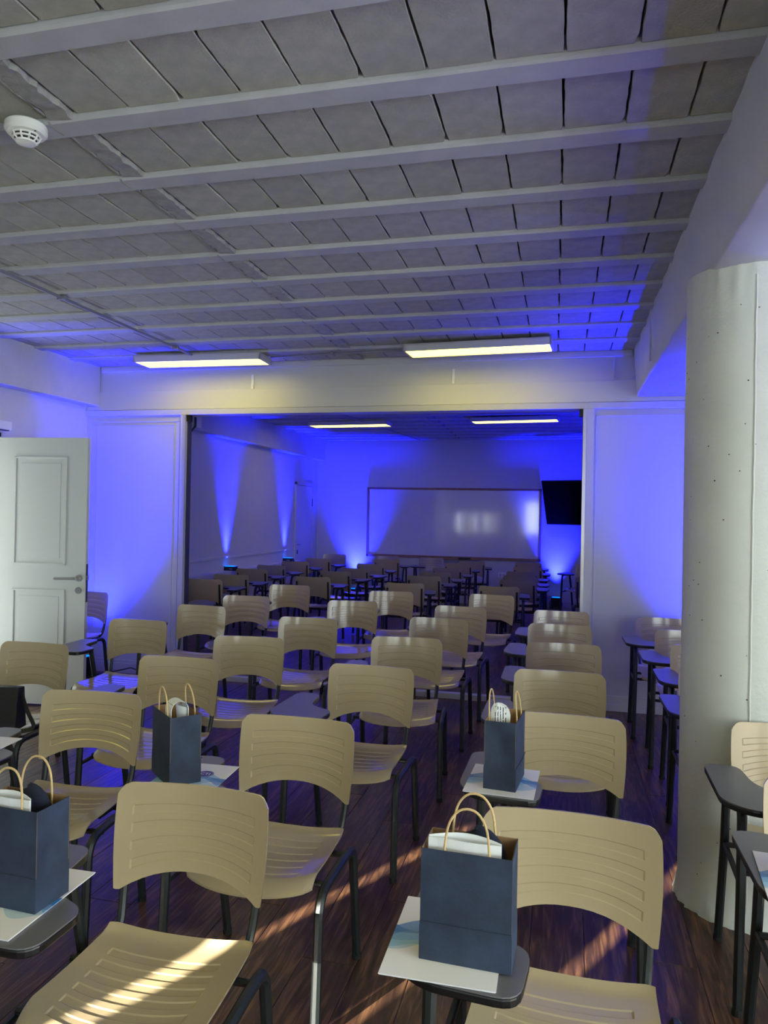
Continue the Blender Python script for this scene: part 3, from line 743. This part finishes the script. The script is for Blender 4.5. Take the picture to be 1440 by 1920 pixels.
A_ = {
 'd': [(-4.21, 8.12, 4), (-4.20, 8.85, 6), (-4.36, 9.87, 4), (-4.40, 10.69, 0), (-4.39, 11.71, 5), (-4.32, 12.71, -3)],
 'e': [(-3.13, 9.0, 3), (-3.14, 10.0, -6), (-3.07, 10.73, -5), (-3.09, 11.78, 4), (-3.13, 13.08, 3)],
 'g': [(-1.85, 8.67, 7), (-1.82, 9.78, -3), (-1.80, 10.54, 1), (-1.77, 11.49, 0), (-1.75, 12.58, 4), (-1.61, 13.34, 5)],
 'k': [(-.73, 8.73, 3), (-.57, 9.69, -4), (-.58, 10.37, -5), (-.60, 11.22, -4), (-.57, 12.35, 0), (-.62, 13.55, 1)]}
lab = {'d': 'shaded chair facing the whiteboard, %s in the file along the left wall', 'e': 'shaded chair facing the whiteboard, %s in file second from left wall',
       'g': 'shaded chair facing the whiteboard, %s in file left of board centre', 'k': 'shaded chair facing the whiteboard, %s in file below the wall screen'}
for kf, lst in A_.items():
    for i, (x, y, a) in enumerate(lst): away(x, y, a, lab[kf] % ORD[i], gA)
front(-4.47, 14.15, 5, 'camera-facing chair against the far wall in the left corner', gF)
front(-3.38, 14.15, 5, 'camera-facing chair against the far wall below whiteboard left end', gF)
front(-2.47, 14.0, 6, 'camera-facing chair below the whiteboard with its tablet standing clear', gF)
chair(.31, 12.55, math.radians(-25), 'pale chair by the right jamb turned towards the far room', gF, False)
away(.40, 10.53, -3, 'shaded chair half hidden by the right jamb, middle of three', gA)
away(.40, 7.60, 2, 'shaded chair half hidden by the right jamb, nearest of three', gA)

# ------------------------------------------------------------------ folders, bags and what is in them
TT = TZ+.0035
def folder(x, y, rz, label, w=.232, d=.305):
    t = thing('paper_folder', label, 'folder', (x, y, TT+.0004), rz, 'white folders with blue wave print')
    part('cover', MB().box(-w/2, w/2, -d/2, d/2, .0022, .0040), M_folder, t)
    part('back_cover', MB().box(-w/2+.001, w/2-.002, -d/2+.002, d/2-.001, 0, .0018), M_paper, t)
    return t
def text_mesh(s, size, m):
    c = bpy.data.curves.new('lettering', 'FONT'); c.body = s; c.size = size; c.extrude = .0001; c.align_x = 'CENTER'; c.align_y = 'CENTER'
    o = bpy.data.objects.new('lettering_source', c); COL.objects.link(o)
    dg = bpy.context.evaluated_depsgraph_get(); me = bpy.data.meshes.new_from_object(o.evaluated_get(dg))
    COL.objects.unlink(o); bpy.data.objects.remove(o); me.materials.clear(); me.materials.append(m); return me
M_logo = mat('dark_blue_ink', rgb(38, 40, 140), .45)
logo_txt = text_mesh('CTI', .024, M_paper)
def add_logo(t, x, y):
    lg = part('logo', MB().lathe([(.030, 0), (.030, .0003)], 32, (x, y, .0041)), M_logo, t)
    link('logo_ring', MB().lathe([(.0275, 0), (.0275, .0001)], 32, (x, y, .00445)).mesh('logo_ring', M_paper), lg)
    link('logo_disc', MB().lathe([(.0265, 0), (.0265, .0001)], 32, (x, y, .0046)).mesh('logo_disc', M_logo), lg)
    link('logo_lettering', logo_txt, lg, (x, y, .0049))
BW, BD, BH = .186, .106, .226
def bag(x, y, rz, label, z=TT+.0046, swap=False):
    t = thing('gift_bag', label, 'bag', (x, y, z), rz, 'navy paper gift bags')
    w, d, h = BW/2, BD/2, BH
    # slightly crumpled walls with a paste fold a third of the way up
    rr = random.Random(int(x*1000)+5)
    def wall(axis, s):
        nu, nv = 9, 14; f = []; b = []
        for i in range(nv+1):
            v = i/nv; rf = []; rb = []
            for j in range(nu+1):
                u = -1+2*j/nu
                edge = ((1-u*u) if axis == 'y' else (1-abs(u)))*math.sin(PI*min(1, v*1.02+.02))
                bul = edge*(.005 if axis == 'y' else -.014)*(.4+v) + edge*rr.uniform(-.0012, .0012)
                step = .0012 if v < .34 else 0
                if axis == 'y':
                    y0_ = s*(d+bul+step); rf.append((u*w, y0_, v*h)); rb.append((u*w, y0_-s*.0012, v*h))
                else:
                    x0_ = s*(w+bul+step); rf.append((x0_, u*d, v*h)); rb.append((x0_-s*.0012, u*d, v*h))
            f.append(rf); b.append(rb)
        return f, b
    for nm, ax, s in (('front_wall', 'y', -1), ('rear_wall', 'y', 1), ('gusset', 'x', -1), ('gusset', 'x', 1)):
        f, b = wall(ax, s)
        o = part(nm, MB().shell(f, b), M_bag, t, smooth=True, angle=50)
        b2 = [[(p[0]-(s*.0008 if ax == 'x' else 0), p[1]-(s*.0008 if ax == 'y' else 0), p[2]-.001) for p in r] for r in b]
        part('kraft_lining', MB().shell(b, b2), M_kraft, o)
    part('bottom', MB().box(-w, w, -d, d, 0, .0015), M_bag, t)
    part('fold_crease', MB().tube([(-w, -d-.0035, h*.345), (0, -d-.0068, h*.35), (w, -d-.0035, h*.345)], .0013, 6), M_bag, t)
    for s, lean in ((-1, .010), (1, .004)):
        P = [(-.046, s*(d-.006), h-.03), (-.046, s*(d-.006), h+.005), (-.040, s*(d-.006)+lean*.5, h+.052), (-.022, s*(d-.006)+lean, h+.079), (.0, s*(d-.006)+lean, h+.086),
             (.022, s*(d-.006)+lean, h+.079), (.040, s*(d-.006)+lean*.5, h+.052), (.046, s*(d-.006), h+.005), (.046, s*(d-.006), h-.03)]
        part('handle', MB().tube(smooth_path(P, .02, 3), .0026, 7), M_rope, t, smooth=True)
    return t
def in_bag(o, x, y, rz, z=TT+.0046): o.location = (x, y, z); o.rotation_euler = (0, 0, rz); return o
def leaflet(x, y, rz, label, arch=True):
    # sheet bent over into a rounded arch, sticking out of the bag
    f = []; b = []
    for i in range(15):
        a = PI*i/14; r = .03
        cx, cz = -r*math.cos(a), .238+.03*math.sin(a)
        f.append([(cx, yy, cz) for yy in (-.030, -.01, .01, .030)]); b.append([(cx*.96, yy, cz-.0008) for yy in (-.030, -.01, .01, .030)])
    m = MB().shell([[(-.03, yy, .02) for yy in (-.030, -.01, .01, .030)]]+f+[[(.03, yy, .02) for yy in (-.030, -.01, .01, .030)]],
                   [[(-.029, yy, .02) for yy in (-.030, -.01, .01, .030)]]+b+[[(.029, yy, .02) for yy in (-.030, -.01, .01, .030)]])
    o = part('leaflet', m, M_leaf, smooth=True); in_bag(o, x, y, rz); tag(o, label, 'leaflet', 'papers in the gift bags'); return o
def round_leaflet(x, y, rz, label):
    # upright sheet with a rounded top, gently bowed
    P = [(-.034, .03), (.034, .03), (.034, .235), (.030, .254), (.020, .268), (.006, .276), (-.008, .276), (-.021, .269), (-.030, .255), (-.034, .236)]
    vs = [(px, -.012+10*px*px, pz) for px, pz in P] + [(px, -.0112+10*px*px, pz) for px, pz in P]; n = len(P)
    fs = [tuple(range(n)), tuple(reversed(range(n, 2*n)))] + [(i, (i+1) % n, n+(i+1) % n, n+i) for i in range(n)]
    o = part('leaflet', MB().add(vs, fs), M_leaf); in_bag(o, x, y, rz); tag(o, label, 'leaflet', 'papers in the gift bags'); return o
def white_card(x, y, rz, label, w=.15, tilt=.0):
    f = [[(-w/2+w*i/8, -.034+.002*math.sin(i), zz) for i in range(9)] for zz in (.02, .13, .242)]
    b = [[(p[0], p[1]+.0022, p[2]) for p in r] for r in f]
    f2 = [[(-w/2+w*i/8, -.029+.020*math.sin(PI*i/8)*(.3 if zz < .2 else 1), zz+(.006*math.sin(PI*(i+1)/10) if zz > .2 else 0)) for i in range(9)] for zz in (.02, .13, .243)]
    b2 = [[(p[0], p[1]+.001, p[2]) for p in r] for r in f2]
    t = thing('booklet', label, 'booklet', (x, y, TT+.0046), rz, 'papers in the gift bags')
    part('cover', MB().shell(f, b), M_paper, t); part('loose_sheet', MB().shell(f2, b2), M_paper, t, smooth=True); return t
def cap(x, y, rz, label, z0=.155):
    t = thing('folded_cap', label, 'cap', (x, y, TT+.0046), rz, 'navy caps in the gift bags')
    V = []; F = []; nu, nv = 20, 7
    for i in range(nv+1):
        a = PI/2*i/nv
        for k in range(nu):
            b = 2*PI*k/nu; V.append((.072*math.cos(a)*math.cos(b), .026*math.cos(a)*math.sin(b)+.016, z0+.095*math.sin(a)*(1+.08*math.cos(b))))
    for i in range(nv):
        for k in range(nu): F.append((i*nu+k, i*nu+(k+1) % nu, (i+1)*nu+(k+1) % nu, (i+1)*nu+k))
    part('crown', MB().add(V, F), M_cap, t, smooth=True, angle=70)
    part('button', MB().lathe([(.006, 0), (.005, .003), (.002, .0045)], 10, (.0, .016, z0+.094)), M_cap, t, smooth=True)
    return t

folder(-.228, 1.575, .01, 'white folder with blue waves under the bag in right foreground')
bag(-.178, 1.540, -.04, 'navy gift bag facing front on the right foreground chair tablet')
white_card(-.185, 1.540, -.04, 'white booklet sticking out of the right foreground bag')
cap(-.168, 1.545, -.04, 'navy cap tucked in the right foreground bag')
folder(-.190, 2.570, -.04, 'white folder under the narrow bag left of the column', d=.28)
bag(-.185, 2.565, PI/2-.10, 'navy gift bag standing narrow side on, left of the column')
round_leaflet(-.200, 2.540, -.10, 'rounded printed leaflet in the narrow bag left of column')
f17 = folder(-1.215, 2.275, .06, 'white folder with a dark blue round logo and blue waves')
add_logo(f17, .030, .055)
bag(-1.275, 2.285, PI/2+.84, 'navy gift bag with arched leaflet behind the foreground chair')
leaflet(-1.262, 2.262, .84, 'bent printed leaflet arching out of the middle left bag')
white_card(-1.275, 2.262, PI/2+.84, 'small white card in the middle left bag', .06)
folder(-1.235, 1.47, .02, 'white folder under the large bag at lower left edge')
bag(-1.222, 1.478, -.06, 'navy gift bag at the lower left edge with a cap inside')
white_card(-1.235, 1.475, -.06, 'white booklet sticking out of the lower left bag', .14)
cap(-1.214, 1.479, -.06, 'navy cap inside the bag at lower left edge', .158)
folder(-2.16, 2.325, .08, 'white folder at the left edge beside the black handbag')
folder(.62, 2.06, -.10, 'white folder on the tablet at the right edge')
bag(.665, 2.085, -.15, 'navy gift bag cut off by the right edge of the view')

# black handbag on the seat by the door
hb = thing('handbag', 'black leather handbag on the chair seat at the left edge', 'handbag', (-2.91, 3.30, .457), .10)
f = []; b = []
for i in range(7):
    v = i/6; f.append([(-.16+.32*j/8, -.055+.03*v-.012*math.sin(PI*j/8), .005+.205*v+.014*math.sin(PI*j/16)*v) for j in range(9)])
    b.append([(-.15+.30*j/8, .055-.02*v+.012*math.sin(PI*j/8), .005+.20*v+.012*math.sin(PI*j/16)*v) for j in range(9)])
part('body', MB().shell(f, b), M_leather, hb, smooth=True, angle=50)
f2 = [[(p[0]*1.01, p[1]-.006, p[2]+.002) for p in r] for r in f[3:]]; b2 = [[(p[0]*1.01, p[1]-.001, p[2]+.002) for p in r] for r in f[3:]]
part('flap', MB().shell(f2, b2), M_leather, hb, smooth=True)
part('strap', MB().tube(smooth_path([(.155, 0, .20), (.185, -.01, .13), (.22, -.03, .09), (.27, -.04, .02), (.20, -.06, .008)], .05), .012, 6, r2=.004), M_leather, hb, smooth=True)
for i in range(5):
    part('chain_link', MB().tube([(.158+.010*i+.006*math.cos(a*PI/4), -.004*i, .185-.020*i+.009*math.sin(a*PI/4)) for a in range(9)], .0022, 5, cap=False), M_chrome, hb)
print('objects', len(bpy.data.objects))
